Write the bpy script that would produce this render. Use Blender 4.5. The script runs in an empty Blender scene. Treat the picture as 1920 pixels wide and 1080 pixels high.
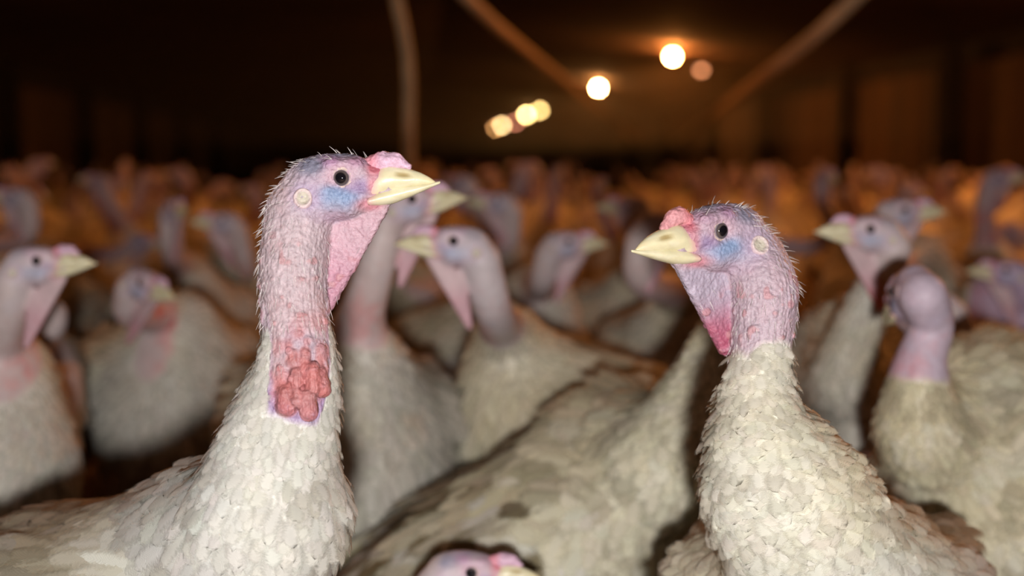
import bpy, math, random
import numpy as np
from mathutils import Vector, Matrix

# ------------------------------------------------------------------ camera
FPX = 2667.0                      # focal length in pixels of a 1920 px wide frame
CAM_H = 0.82
PITCH = math.atan(230.0 / FPX)    # the camera looks slightly down
sc = bpy.context.scene
COL = sc.collection
cam_data = bpy.data.cameras.new('camera')
cam = bpy.data.objects.new('camera', cam_data)
COL.objects.link(cam)
cam.location = (0, 0, CAM_H)
cam.rotation_euler = (math.pi / 2 - PITCH, 0, 0)
cam_data.sensor_width = 36
cam_data.lens = FPX / 1920 * 36
cam_data.clip_start = 0.02
cam_data.clip_end = 300
cam_data.dof.use_dof = True
cam_data.dof.focus_distance = 1.13
cam_data.dof.aperture_fstop = 3.0
sc.camera = cam

# ------------------------------------------------------------------ world, flash, exposure
world = bpy.data.worlds.new('night')
sc.world = world
world.use_nodes = True
world.node_tree.nodes['Background'].inputs[0].default_value = (0.10, 0.035, 0.012, 1)
world.node_tree.nodes['Background'].inputs[1].default_value = 0.02
sc.view_settings.view_transform = 'Standard'
sc.view_settings.look = 'None'
sc.view_settings.exposure = 0
sc.view_settings.gamma = 1
sc.view_settings.use_curve_mapping = False
cy = sc.cycles
cy.max_bounces, cy.diffuse_bounces, cy.glossy_bounces, cy.transmission_bounces, cy.volume_bounces, cy.transparent_max_bounces = 5, 3, 2, 3, 1, 10
cy.use_adaptive_sampling = True
cy.adaptive_threshold = 0.025
cy.use_denoising = True
cy.caustics_reflective = cy.caustics_refractive = False
FLASH_W = 150.0
fl = bpy.data.lights.new('camera_flash', 'POINT')
fl.energy = FLASH_W
fl.shadow_soft_size = 0.035
fl.color = (1.0, 0.975, 0.95)
flo = bpy.data.objects.new('camera_flash', fl)
flo.location = (0.026, -0.42, CAM_H - 0.040)   # held a little behind and below the lens
COL.objects.link(flo)
LAMP_COL = (1.0, 0.34, 0.07)


def at(px, py, d):
    """world point seen at pixel (px,py), d metres along the camera axis"""
    cp, sp = math.cos(PITCH), math.sin(PITCH)
    a, b = (px - 960) / FPX, (540 - py) / FPX
    return np.array([d * a, d * (cp + b * sp), CAM_H + d * (-sp + b * cp)])


# ------------------------------------------------------------------ numeric helpers
def _hash(ix, iy, iz):
    n = (ix * 374761393 + iy * 668265263 + iz * 2147483647 * 3 + 1013904223) & 0xFFFFFFFF
    n = ((n ^ (n >> 13)) * 1274126177) & 0xFFFFFFFF
    n = (n ^ (n >> 16)) & 0xFFFFFFFF
    return n.astype(np.float64) / 4294967295.0


def vnoise(p):
    p = np.asarray(p, float)
    i = np.floor(p).astype(np.int64)
    f = p - i
    f = f * f * (3 - 2 * f)
    r = 0
    for dx in (0, 1):
        wx = f[:, 0] if dx else 1 - f[:, 0]
        for dy in (0, 1):
            wy = f[:, 1] if dy else 1 - f[:, 1]
            for dz in (0, 1):
                wz = f[:, 2] if dz else 1 - f[:, 2]
                r = r + wx * wy * wz * _hash(i[:, 0] + dx, i[:, 1] + dy, i[:, 2] + dz)
    return r


def fbm(p, o=3):
    r, a, t = 0, 1.0, 0
    for k in range(o):
        r = r + a * vnoise(p * 2 ** k + 17.3 * k)
        t += a
        a *= 0.5
    return r / t


def sstep(a, b, x):
    t = np.clip((x - a) / (b - a), 0, 1)
    return t * t * (3 - 2 * t)


def norm(v):
    return v / np.maximum(np.linalg.norm(v, axis=-1, keepdims=True), 1e-12)


def smin(a, b, k):
    h = np.maximum(k - np.abs(a - b), 0) / k
    return np.minimum(a, b) - h * h * k * 0.25


def smax(a, b, k):
    return -smin(-a, -b, k)


def s_ell(p, c, r):
    q = (p - np.array(c)) / np.array(r)
    k0 = np.sqrt(np.einsum('ij,ij->i', q, q))
    q = q / np.array(r)
    k1 = np.sqrt(np.einsum('ij,ij->i', q, q))
    return k0 * (k0 - 1) / np.maximum(k1, 1e-9)


def s_cap(p, a, b, ra, rb):
    a = np.array(a, float)
    b = np.array(b, float)
    ab = b - a
    l2 = max(ab @ ab, 1e-12)
    pa = p - a
    dt = pa @ ab
    t = np.clip(dt / l2, 0, 1)
    d2 = np.einsum('ij,ij->i', pa, pa) + t * (t * l2 - 2 * dt)
    return np.sqrt(np.maximum(d2, 0)) - (ra + (rb - ra) * t)


def s_tri(p, pts, half, rad):
    """rounded triangular flap lying in the xz plane"""
    q = p[:, [0, 2]]
    d = None
    e2 = None
    sgn = np.ones(len(p))
    P = [np.array(x, float) for x in pts]
    area = (P[1][0] - P[0][0]) * (P[2][1] - P[0][1]) - (P[1][1] - P[0][1]) * (P[2][0] - P[0][0])
    o = 1 if area > 0 else -1
    ins = np.full(len(p), 1e9)
    dist = np.full(len(p), 1e9)
    for i in range(3):
        a, b = P[i], P[(i + 1) % 3]
        ab = b - a
        w = q - a
        t = np.clip((w @ ab) / (ab @ ab), 0, 1)
        dist = np.minimum(dist, np.linalg.norm(w - t[:, None] * ab, axis=1))
        ins = np.minimum(ins, o * (ab[0] * w[:, 1] - ab[1] * w[:, 0]))
    d2 = np.where(ins > 0, -dist, dist)
    dy = np.abs(p[:, 1]) - half
    out = np.sqrt(np.maximum(d2, 0) ** 2 + np.maximum(dy, 0) ** 2) + np.minimum(np.maximum(d2, dy), 0)
    return out - rad


def chunked(f, p, n=150000):
    if len(p) <= n:
        return f(p)
    return np.concatenate([f(p[i:i + n]) for i in range(0, len(p), n)])


CORN = np.array([[0, 0, 0], [1, 0, 0], [0, 1, 0], [1, 1, 0], [0, 0, 1], [1, 0, 1], [0, 1, 1], [1, 1, 1]])
EDG = [(0, 1), (2, 3), (4, 5), (6, 7), (0, 2), (1, 3), (4, 6), (5, 7), (0, 4), (1, 5), (2, 6), (3, 7)]


def surface_net(f, lo, hi, h, B=8):
    """mesh of the zero level of f (signed distance) on a sparse grid of spacing h"""
    lo = np.array(lo, float)
    hi = np.array(hi, float)
    nb = np.ceil((hi - lo) / (h * B)).astype(int)
    g = np.stack(np.meshgrid(*[np.arange(n) for n in nb], indexing='ij'), -1).reshape(-1, 3)
    ctr = lo + (g + 0.5) * h * B
    d = chunked(f, ctr)
    g = g[np.abs(d) < h * B * 0.87 * 1.5 + 0.004]
    off = np.stack(np.meshgrid(*[np.arange(B + 1)] * 3, indexing='ij'), -1).reshape(-1, 3)
    keys, vpos, sgnE = [], [], []
    step = max(1, 150000 // len(off))
    for s in range(0, len(g), step):
        gb = g[s:s + step]
        idx = gb[:, None, :] * B + off[None]
        val = f((lo + idx.reshape(-1, 3) * h)).reshape(len(gb), B + 1, B + 1, B + 1)
        c = np.stack([val[:, x:x + B, y:y + B, z:z + B] for x, y, z in CORN], -1)
        neg = (c < 0).sum(-1)
        m = (neg > 0) & (neg < 8)
        bi, x, y, z = np.nonzero(m)
        if not len(bi):
            continue
        cv = c[m]
        cell = gb[bi] * B + np.stack([x, y, z], -1)
        acc = np.zeros((len(cv), 3))
        cnt = np.zeros(len(cv))
        for a, b in EDG:
            va, vb = cv[:, a], cv[:, b]
            cr = (va < 0) != (vb < 0)
            t = np.where(cr, va / np.where(cr, va - vb, 1), 0)
            acc += np.where(cr[:, None], CORN[a] + t[:, None] * (CORN[b] - CORN[a]), 0)
            cnt += cr
        vpos.append(lo + (cell + acc / cnt[:, None]) * h)
        keys.append(cell)
        sgnE.append(np.stack([np.where((cv[:, 0] < 0) != (cv[:, k] < 0), np.where(cv[:, 0] < 0, 1, -1), 0) for k in (1, 2, 4)], -1))
    cell = np.concatenate(keys)
    vp = np.concatenate(vpos)
    sg = np.concatenate(sgnE)
    M = np.int64(1 << 20)
    key = (cell[:, 0] * M + cell[:, 1]) * M + cell[:, 2]
    o = np.argsort(key)
    key, vp, sg, cell = key[o], vp[o], sg[o], cell[o]

    def find(cc):
        k = (cc[:, 0] * M + cc[:, 1]) * M + cc[:, 2]
        i = np.clip(np.searchsorted(key, k), 0, len(key) - 1)
        return i, key[i] == k
    faces = []
    for ax in range(3):
        s_ = sg[:, ax]
        m = np.nonzero(s_)[0]
        u, w = (ax + 1) % 3, (ax + 2) % 3
        du = np.zeros(3, int); du[u] = 1
        dw = np.zeros(3, int); dw[w] = 1
        c0 = cell[m]
        i1, k1 = find(c0 - du)
        i2, k2 = find(c0 - du - dw)
        i3, k3 = find(c0 - dw)
        ok = k1 & k2 & k3
        q = np.stack([m, i1, i2, i3], -1)[ok]
        flip = s_[m][ok] < 0
        q[flip] = q[flip][:, ::-1]
        faces.append(q)
    return vp, np.concatenate(faces)


def grad(f, p, e=0.0008):
    g = 0
    for d in ((1, -1, -1), (-1, -1, 1), (-1, 1, -1), (1, 1, 1)):
        d = np.array(d, float)
        g = g + chunked(f, p + e * d)[:, None] * d
    return norm(g)


# ------------------------------------------------------------------ mesh output
def mesh_np(name, V, Fq, mat, parent=None, col=None, uv=None, smooth=True):
    """Fq: int array (n,4) or (n,3), or a list of such arrays"""
    if not isinstance(Fq, list):
        Fq = [Fq]
    Fq = [np.asarray(a, np.int32) for a in Fq if len(a)]
    me = bpy.data.meshes.new(name)
    V = np.asarray(V, np.float32)
    me.vertices.add(len(V))
    me.vertices.foreach_set('co', V.ravel())
    loops = np.concatenate([a.ravel() for a in Fq])
    sizes = np.concatenate([np.full(len(a), a.shape[1], np.int32) for a in Fq])
    me.loops.add(len(loops))
    me.loops.foreach_set('vertex_index', loops)
    me.polygons.add(len(sizes))
    me.polygons.foreach_set('loop_start', np.concatenate([[0], np.cumsum(sizes)[:-1]]).astype(np.int32))
    me.update(calc_edges=True)
    me.polygons.foreach_set('use_smooth', np.full(len(sizes), smooth))
    if col is not None:
        a = me.color_attributes.new('Col', 'FLOAT_COLOR', 'POINT')
        c = np.ones((len(V), 4), np.float32)
        c[:, :3] = col
        a.data.foreach_set('color', c.ravel())
    if uv is not None:
        l = me.uv_layers.new(name='UVMap')
        l.data.foreach_set('uv', np.asarray(uv, np.float32)[loops].ravel())
    me.validate()
    if mat:
        me.materials.append(mat)
    o = bpy.data.objects.new(name, me)
    COL.objects.link(o)
    if parent:
        o.parent = parent
    return o


class MB:
    def __init__(self):
        self.v, self.q, self.c, self.n = [], {3: [], 4: []}, [], 0

    def add(self, v, f, c=(1, 1, 1)):
        v = np.asarray(v, float)
        f = np.asarray(f, int)
        self.v.append(v)
        self.q[f.shape[1]].append(f + self.n)
        self.c.append(np.broadcast_to(np.asarray(c, float), (len(v), 3)))
        self.n += len(v)

    def tube(self, pts, r, n=10, c=(1, 1, 1), caps=True):
        pts = np.asarray(pts, float)
        r = np.broadcast_to(np.asarray(r, float), (len(pts),))
        t = norm(np.gradient(pts, axis=0))
        ref = np.array([0.31, 0.77, 0.55])
        a = norm(np.cross(t, ref))
        b = np.cross(t, a)
        th = np.linspace(0, 2 * np.pi, n, endpoint=False)
        V = pts[:, None] + r[:, None, None] * (a[:, None] * np.cos(th)[None, :, None] + b[:, None] * np.sin(th)[None, :, None])
        m = len(pts)
        i = np.arange(m - 1)[:, None] * n
        j = np.arange(n)[None]
        f = np.stack([i + j, i + (j + 1) % n, i + n + (j + 1) % n, i + n + j], -1).reshape(-1, 4)
        V = V.reshape(-1, 3)
        self.add(V, f, c)
        if caps:
            for k, s in ((0, 1), (m - 1, -1)):
                ring = V[k * n:(k + 1) * n]
                tri = np.stack([np.full(n, n), np.arange(n), (np.arange(n) + 1) % n], -1)[:, ::s]
                self.add(np.vstack([ring, pts[k]]), tri, c)

    def box(self, lo, hi, c=(1, 1, 1), R=None, o=(0, 0, 0)):
        lo, hi = np.array(lo, float), np.array(hi, float)
        v = np.array([[x, y, z] for x in (lo[0], hi[0]) for y in (lo[1], hi[1]) for z in (lo[2], hi[2])])
        if R is not None:
            v = v @ np.array(R).T
        v = v + np.array(o)
        self.add(v, [[0, 1, 3, 2], [4, 6, 7, 5], [0, 4, 5, 1], [2, 3, 7, 6], [0, 2, 6, 4], [1, 5, 7, 3]], c)

    def sphere(self, ctr, r, nu=20, nv=12, c=(1, 1, 1)):
        th = np.linspace(0, np.pi, nv + 1)
        ph = np.linspace(0, 2 * np.pi, nu, endpoint=False)
        r = np.broadcast_to(np.asarray(r, float), (3,))
        V = np.stack([np.sin(th)[:, None] * np.cos(ph), np.sin(th)[:, None] * np.sin(ph), np.cos(th)[:, None] * np.ones(nu)], -1) * r + np.array(ctr)
        i = np.arange(nv)[:, None] * nu
        j = np.arange(nu)[None]
        f = np.stack([i + j, i + nu + j, i + nu + (j + 1) % nu, i + (j + 1) % nu], -1).reshape(-1, 4)
        self.add(V.reshape(-1, 3), f, c)

    def build(self, name, mat, parent=None, smooth=True):
        fs = [np.concatenate(x) for x in self.q.values() if x]
        return mesh_np(name, np.concatenate(self.v), fs, mat, parent, np.concatenate(self.c), None, smooth)


# ------------------------------------------------------------------ materials
def material(name):
    m = bpy.data.materials.new(name)
    m.use_nodes = True
    nt = m.node_tree
    b = nt.nodes['Principled BSDF']
    return m, nt, b


def node(nt, t, **kw):
    n = nt.nodes.new(t)
    for k, v in kw.items():
        if k in n.inputs.keys():
            n.inputs[k].default_value = v
        else:
            setattr(n, k, v)
    return n


def mat_attr(name, rough=0.5, spec=0.4, bumps=(), sss=0.0, tint=None):
    """colour from the mesh's own colour attribute, relief from noises in object space"""
    m, nt, b = material(name)
    at_ = node(nt, 'ShaderNodeAttribute', attribute_name='Col')
    L = nt.links.new
    tc = node(nt, 'ShaderNodeTexCoord')
    src = at_.outputs['Color']
    if tint:
        scale, amt = tint
        n = node(nt, 'ShaderNodeTexNoise', Scale=scale, Detail=4.0)
        L(tc.outputs['Object'], n.inputs['Vector'])
        mr = node(nt, 'ShaderNodeMapRange')
        mr.inputs[3].default_value = 1 - amt
        mr.inputs[4].default_value = 1 + amt
        L(n.outputs[0], mr.inputs[0])
        mx = node(nt, 'ShaderNodeVectorMath', operation='SCALE')
        L(src, mx.inputs[0])
        L(mr.outputs[0], mx.inputs[3])
        src = mx.outputs[0]
    L(src, b.inputs['Base Color'])
    b.inputs['Roughness'].default_value = rough
    b.inputs['Specular IOR Level'].default_value = spec
    if sss:
        b.inputs['Subsurface Weight'].default_value = sss
        b.inputs['Subsurface Radius'].default_value = (1, 0.4, 0.3)
        b.inputs['Subsurface Scale'].default_value = 0.004
    prev = None
    for kind, scale, strength, dist in bumps:
        if kind == 'voronoi':
            t = node(nt, 'ShaderNodeTexVoronoi', Scale=scale)
            t.feature = 'SMOOTH_F1'
            out = t.outputs['Distance']
        else:
            t = node(nt, 'ShaderNodeTexNoise', Scale=scale, Detail=5.0, Roughness=0.6)
            out = t.outputs[0]
        L(tc.outputs['Object'], t.inputs['Vector'])
        bp = node(nt, 'ShaderNodeBump', Strength=strength, Distance=dist)
        L(out, bp.inputs['Height'])
        if prev:
            L(prev.outputs[0], bp.inputs['Normal'])
        prev = bp
    if prev:
        L(prev.outputs[0], b.inputs['Normal'])
    return m


M_SKIN = mat_attr('turkey_skin', 0.42, 0.45, (('noise', 120, 0.5, 0.004), ('voronoi', 330, 0.7, 0.0016), ('noise', 900, 0.5, 0.0008)), sss=0.12, tint=(260, 0.22))
M_SKIN_FAR = mat_attr('turkey_skin_distant', 0.5, 0.4, (('noise', 90, 0.4, 0.004),), tint=(60, 0.15))
M_BEAK = mat_attr('beak_horn', 0.35, 0.5, (('noise', 220, 0.25, 0.001),), sss=0.08, tint=(180, 0.12))
M_EYE = mat_attr('eye_gloss', 0.04, 0.6)
M_HAIR = mat_attr('bristle', 0.35, 0.5)


def mat_feather():
    m, nt, b = material('feather')
    L = nt.links.new
    a = node(nt, 'ShaderNodeAttribute', attribute_name='Col')
    uv = node(nt, 'ShaderNodeUVMap')
    sep = node(nt, 'ShaderNodeSeparateXYZ')
    L(uv.outputs[0], sep.inputs[0])
    ab = node(nt, 'ShaderNodeMath', operation='ABSOLUTE')
    L(sep.outputs[0], ab.inputs[0])
    k = node(nt, 'ShaderNodeMath', operation='MULTIPLY_ADD')    # barbs run outward and towards the tip
    L(ab.outputs[0], k.inputs[0])
    k.inputs[1].default_value = -0.30
    L(sep.outputs[1], k.inputs[2])
    nz = node(nt, 'ShaderNodeTexNoise', Scale=3.0, Detail=3.0)
    tc = node(nt, 'ShaderNodeTexCoord')
    sc_ = node(nt, 'ShaderNodeVectorMath', operation='SCALE')
    L(tc.outputs['Object'], sc_.inputs[0])
    sc_.inputs[3].default_value = 40
    L(sc_.outputs[0], nz.inputs['Vector'])
    ad = node(nt, 'ShaderNodeMath', operation='MULTIPLY_ADD')
    L(nz.outputs[0], ad.inputs[0])
    ad.inputs[1].default_value = 0.10
    L(k.outputs[0], ad.inputs[2])
    w = node(nt, 'ShaderNodeMath', operation='MULTIPLY')
    L(ad.outputs[0], w.inputs[0])
    w.inputs[1].default_value = 150
    sn = node(nt, 'ShaderNodeMath', operation='SINE')
    L(w.outputs[0], sn.inputs[0])
    bp = node(nt, 'ShaderNodeBump', Strength=0.16, Distance=0.0005)
    L(sn.outputs[0], bp.inputs['Height'])
    L(a.outputs['Color'], b.inputs['Base Color'])
    L(bp.outputs[0], b.inputs['Normal'])
    b.inputs['Roughness'].default_value = 0.55
    b.inputs['Specular IOR Level'].default_value = 0.25
    tr = node(nt, 'ShaderNodeBsdfTranslucent')
    L(a.outputs['Color'], tr.inputs[0])
    mx = node(nt, 'ShaderNodeMixShader')
    mx.inputs[0].default_value = 0.30
    L(b.outputs[0], mx.inputs[1])
    L(tr.outputs[0], mx.inputs[2])
    # the loose barbs at the rim let what lies behind show through
    tip = node(nt, 'ShaderNodeMapRange', interpolation_type='SMOOTHSTEP')
    L(sep.outputs[1], tip.inputs[0])
    tip.inputs[1].default_value = .68
    e = node(nt, 'ShaderNodeMath', operation='MAXIMUM')
    L(ab.outputs[0], e.inputs[0])
    L(tip.outputs[0], e.inputs[1])
    nb = node(nt, 'ShaderNodeTexNoise', Scale=1.0, Detail=2.0)
    mpp = node(nt, 'ShaderNodeVectorMath', operation='MULTIPLY')
    L(uv.outputs[0], mpp.inputs[0])
    mpp.inputs[1].default_value = (2.5, 26, 1)
    ob = node(nt, 'ShaderNodeVectorMath', operation='ADD')
    L(mpp.outputs[0], ob.inputs[0])
    L(sc_.outputs[0], ob.inputs[1])
    L(ob.outputs[0], nb.inputs['Vector'])
    ea = node(nt, 'ShaderNodeMath', operation='MULTIPLY_ADD')
    L(nb.outputs[0], ea.inputs[0])
    ea.inputs[1].default_value = .75
    L(e.outputs[0], ea.inputs[2])
    al = node(nt, 'ShaderNodeMapRange', interpolation_type='SMOOTHSTEP')
    L(ea.outputs[0], al.inputs[0])
    al.inputs[1].default_value = .60
    al.inputs[2].default_value = 1.36
    al.inputs[4].default_value = .96
    tp = node(nt, 'ShaderNodeBsdfTransparent')
    m2 = node(nt, 'ShaderNodeMixShader')
    L(al.outputs[0], m2.inputs[0])
    L(mx.outputs[0], m2.inputs[1])
    L(tp.outputs[0], m2.inputs[2])
    L(m2.outputs[0], nt.nodes['Material Output'].inputs['Surface'])
    return m


M_FEATHER = mat_feather()


def mat_plain(name, colr, rough=0.7, scale=3.0, amt=0.35, bump=0.3, bdist=0.02, stretch=(1, 1, 1)):
    m, nt, b = material(name)
    L = nt.links.new
    tc = node(nt, 'ShaderNodeTexCoord')
    mp = node(nt, 'ShaderNodeMapping')
    mp.inputs['Scale'].default_value = stretch
    L(tc.outputs['Object'], mp.inputs[0])
    n = node(nt, 'ShaderNodeTexNoise', Scale=scale, Detail=6.0, Roughness=0.6)
    L(mp.outputs[0], n.inputs['Vector'])
    cr = node(nt, 'ShaderNodeValToRGB')
    c = np.array(colr)
    cr.color_ramp.elements[0].color = (*(c * (1 - amt)), 1)
    cr.color_ramp.elements[1].color = (*(c * (1 + amt)), 1)
    cr.color_ramp.elements[0].position = 0.3
    cr.color_ramp.elements[1].position = 0.7
    L(n.outputs[0], cr.inputs[0])
    L(cr.outputs[0], b.inputs['Base Color'])
    bp = node(nt, 'ShaderNodeBump', Strength=bump, Distance=bdist)
    L(n.outputs[0], bp.inputs['Height'])
    L(bp.outputs[0], b.inputs['Normal'])
    b.inputs['Roughness'].default_value = rough
    return m


def mat_emit(name, c, s):
    m, nt, b = material(name)
    b.inputs['Base Color'].default_value = (0.8, 0.8, 0.8, 1)
    b.inputs['Emission Color'].default_value = (*c, 1)
    b.inputs['Emission Strength'].default_value = s
    return m


# ------------------------------------------------------------------ tags
def tag(o, label, cat=None, group=None, kind=None):
    if label:
        o['label'] = label
    if cat:
        o['category'] = cat
    if group:
        o['group'] = group
    if kind:
        o['kind'] = kind
    return o


def empty(name, loc, rz=0.0):
    o = bpy.data.objects.new(name, None)
    o.empty_display_size = 0.1
    COL.objects.link(o)
    o.location = loc
    o.rotation_euler = (0, 0, rz)
    return o


def copy_tree(o, parent=None):
    c = o.copy()
    COL.objects.link(c)
    c.parent = parent
    for ch in o.children:
        copy_tree(ch, c)
    return c


# ------------------------------------------------------------------ the barn
BYAW = math.radians(3.9)
BA = np.array([-math.sin(BYAW), math.cos(BYAW)])   # along the barn
BL = np.array([math.cos(BYAW), math.sin(BYAW)])    # across it


def bar(lat, along, z):
    q = BL * lat + BA * along
    return np.array([q[0], q[1], z])


BR = np.array([[BL[0], BA[0], 0], [BL[1], BA[1], 0], [0, 0, 1]])
WL, WR, Y0, Y1 = -6.6, 7.3, -3.0, 76.0
M_LITTER = mat_plain('litter', (0.11, 0.065, 0.035), 0.95, 14, 0.6, 0.8, 0.03)
M_CURTAIN = mat_plain('curtain', (0.20, 0.11, 0.055), 0.8, 1.4, 0.7, 0.6, 0.1, (1, 1, 0.12))
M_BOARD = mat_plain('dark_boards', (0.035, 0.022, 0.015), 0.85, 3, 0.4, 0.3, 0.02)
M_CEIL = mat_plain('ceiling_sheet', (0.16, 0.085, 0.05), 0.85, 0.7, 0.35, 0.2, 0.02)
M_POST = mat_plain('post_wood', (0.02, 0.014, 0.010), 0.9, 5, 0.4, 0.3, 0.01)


def quadbox(name, lo, hi, mat, label=None, kind='structure'):
    b = MB()
    b.box(lo, hi, R=BR)
    o = b.build(name, mat, None, False)
    tag(o, label, None, None, kind)
    return o


quadbox('floor', (WL - 0.3, Y0, -0.12), (WR + 0.3, Y1, 0.0), M_LITTER, 'brown litter floor under the flock')


def curtain(lat, side):
    ys = np.arange(Y0, Y1, 0.11)
    ph = fbm(np.stack([ys * 0.9, ys * 0 + side * 9, ys * 0], -1), 3)
    x = lat + 0.05 * np.sin(ys * 5.2 + 6 * ph) - side * 0.02
    zs = np.array([0.55, 1.0, 1.5, 2.0, 2.15])
    V = np.stack([bar(xx, yy, zz) for zz in zs for xx, yy in zip(x, ys)])
    V2 = np.stack([bar(xx + side * 0.03, yy, zz) for zz in zs for xx, yy in zip(x, ys)])
    n = len(ys)
    i = (np.arange(len(zs) - 1)[:, None] * n)
    j = np.arange(n - 1)[None]
    f = np.stack([i + j, i + j + 1, i + n + j + 1, i + n + j], -1).reshape(-1, 4)
    return np.vstack([V, V2]), np.vstack([f, f[:, ::-1] + len(V)])


for nm, lat, side in (('left', WL, -1), ('right', WR, 1)):
    lo, hi = sorted((lat + side * 0.1, lat + side * 0.25))
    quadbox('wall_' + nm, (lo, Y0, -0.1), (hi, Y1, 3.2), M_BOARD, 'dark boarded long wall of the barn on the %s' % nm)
    V, f = curtain(lat, side)
    tag(mesh_np('trim_1' if side < 0 else 'trim_2', V, f, M_CURTAIN, None, None), 'brown folded curtain along the %s wall' % nm, None, None, 'structure')
quadbox('wall_back', (WL - 0.3, Y1, -0.1), (WR + 0.3, Y1 + 0.15, 3.8), M_CURTAIN, 'brown end wall far beyond the lamps')
quadbox('wall_front', (WL - 0.3, Y0 - 0.15, -0.1), (WR + 0.3, Y0, 3.8), M_BOARD)
cb = MB()
RG = 0.4
for (l0, z0, l1, z1) in ((WL - 0.3, 2.5, RG, 3.1), (RG, 3.1, WR + 0.3, 2.45)):
    vs = [bar(l, a, z) for (l, z) in ((l0, z0), (l1, z1), (l1, z1 + 0.1), (l0, z0 + 0.1)) for a in (Y0 - 0.15, Y1 + 0.15)]
    cb.add(vs, [[0, 1, 3, 2], [2, 3, 5, 4], [4, 5, 7, 6], [6, 7, 1, 0], [0, 2, 4, 6], [1, 7, 5, 3]])
tag(cb.build('ceiling', M_CEIL, None, False), 'low brown pitched ceiling of the barn', None, None, 'structure')
k = 3
for i, a in enumerate((14.0, 18.6, 23.2, 28.5, 34.0, 40.0, 47.0)):
    for lat, side in ((WL, 1), (WR, -1)):
        b = MB()
        lo, hi = sorted((lat + side * 0.08, lat + side * 0.34))
        b.box((lo, a - 0.16, 0), (hi, a + 0.16, 2.42), R=BR)
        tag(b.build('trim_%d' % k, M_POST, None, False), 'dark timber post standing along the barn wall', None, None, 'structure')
        k += 1

# ------------------------------------------------------------------ lamps (each with its own light: the glowing bulb)
M_CORD = mat_plain('lamp_cord', (0.03, 0.025, 0.02), 0.6)
M_SOCK = mat_plain('lamp_socket', (0.25, 0.2, 0.15), 0.5)


def lamp(p, strength, colr, label, r=0.06, group='hanging lamps in the row along the barn'):
    p = np.array(p)
    rt = empty('hanging_lamp', p)
    g = MB()
    th = np.linspace(0, np.pi, 13)
    prof = np.stack([np.sin(th) * r, -np.cos(th) * r * 1.05], -1)
    prof[9:, 0] *= np.array([0.95, 0.85, 0.8, 0.0])
    n = 20
    ph = np.linspace(0, 2 * np.pi, n, endpoint=False)
    V = np.stack([prof[:, 0][:, None] * np.cos(ph), prof[:, 0][:, None] * np.sin(ph), prof[:, 1][:, None] * np.ones(n)], -1).reshape(-1, 3)
    i = np.arange(12)[:, None] * n
    j = np.arange(n)[None]
    f = np.stack([i + j, i + (j + 1) % n, i + n + (j + 1) % n, i + n + j], -1).reshape(-1, 4)
    g.add(V, f)
    g.build('bulb', mat_emit('bulb_glow', colr, strength), rt)
    s = MB()
    s.tube([(0, 0, r * 0.9), (0, 0, r * 0.9 + 0.03), (0, 0, r * 0.9 + 0.09)], (r * 0.6, r * 0.62, r * 0.35), 14)
    s.build('socket', M_SOCK, rt)
    # cord up to the sloping ceiling
    lat = BL @ p[:2]
    ceil = 3.1 - (lat - RG) / (WR + 0.3 - RG) * 0.65 if lat > RG else 3.1 - (RG - lat) / (RG - WL + 0.3) * 0.6
    c = MB()
    c.tube([(0, 0, r * 0.9 + 0.08), (0, 0, ceil - p[2] + 0.01)], 0.006, 8)
    c.build('cord', M_CORD, rt)
    tag(rt, label, 'lamp', group)
    return rt


LY = (1.0, 0.62, 0.20)
lamp(at(1261, 106, 23.5), 700, LAMP_COL, 'largest and highest white glowing lamp, upper right of the row')
lamp(at(1122, 165, 33), 600, (1.0, 0.45, 0.13), 'white glowing lamp second highest, alone in the middle of the row')
lamp(at(1012, 207, 45), 36, LY, 'dim yellow lamp, upper one of an overlapping pair', 0.07)
lamp(at(987, 215, 48.5), 90, LY, 'bright yellow lamp, lower one of an overlapping pair', 0.07)
lamp(at(967, 229, 62), 22, (1.0, 0.30, 0.16), 'faint reddish lamp half behind the lamp cluster at the far end', 0.08)
lamp(at(941, 235, 64), 50, (1.0, 0.6, 0.24), 'pale orange lamp in front of two fainter ones at the far end', 0.085)
lamp(at(929, 240, 70), 30, (1.0, 0.42, 0.12), 'faint orange lamp, lowest and leftmost of the lamps', 0.08)
lamp(at(1315, 130, 27), 8, (1.0, 0.36, 0.15), 'faint salmon lamp just below the brightest lamp', 0.06)
for la, a, st_ in ((4.24, 10.5, 1300), (4.24, 4.5, 1250), (-4.0, 5.5, 550), (0.3, 8.0, 380)):
    lamp(bar(la, a, 2.60), st_, LAMP_COL, 'hanging lamp high above the nearer flock', group='hanging lamps above the nearer flock')

# ------------------------------------------------------------------ hoses
M_HOSE = mat_plain('hose_rubber', (0.42, 0.28, 0.15), 0.6, 8, 0.2)


M_CABLE = mat_plain('cable_sheath', (0.62, 0.42, 0.24), 0.6, 8, 0.2)


def cable(stations, r, label):
    P = np.array([at(*q) for q in stations])
    P = P[P[:, 2] < 2.75]
    t = np.linspace(0, len(P) - 1, 60)
    k = np.arange(len(P))
    Q = np.stack([np.interp(t, k, P[:, i]) for i in range(3)], -1)
    for _ in range(6):
        Q[1:-1] = (Q[:-2] + 2 * Q[1:-1] + Q[2:]) / 4
    b = MB()
    b.tube(Q, r * 1.2, 12)
    tag(b.build('cable', M_CABLE), label, 'cable', None)


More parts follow.
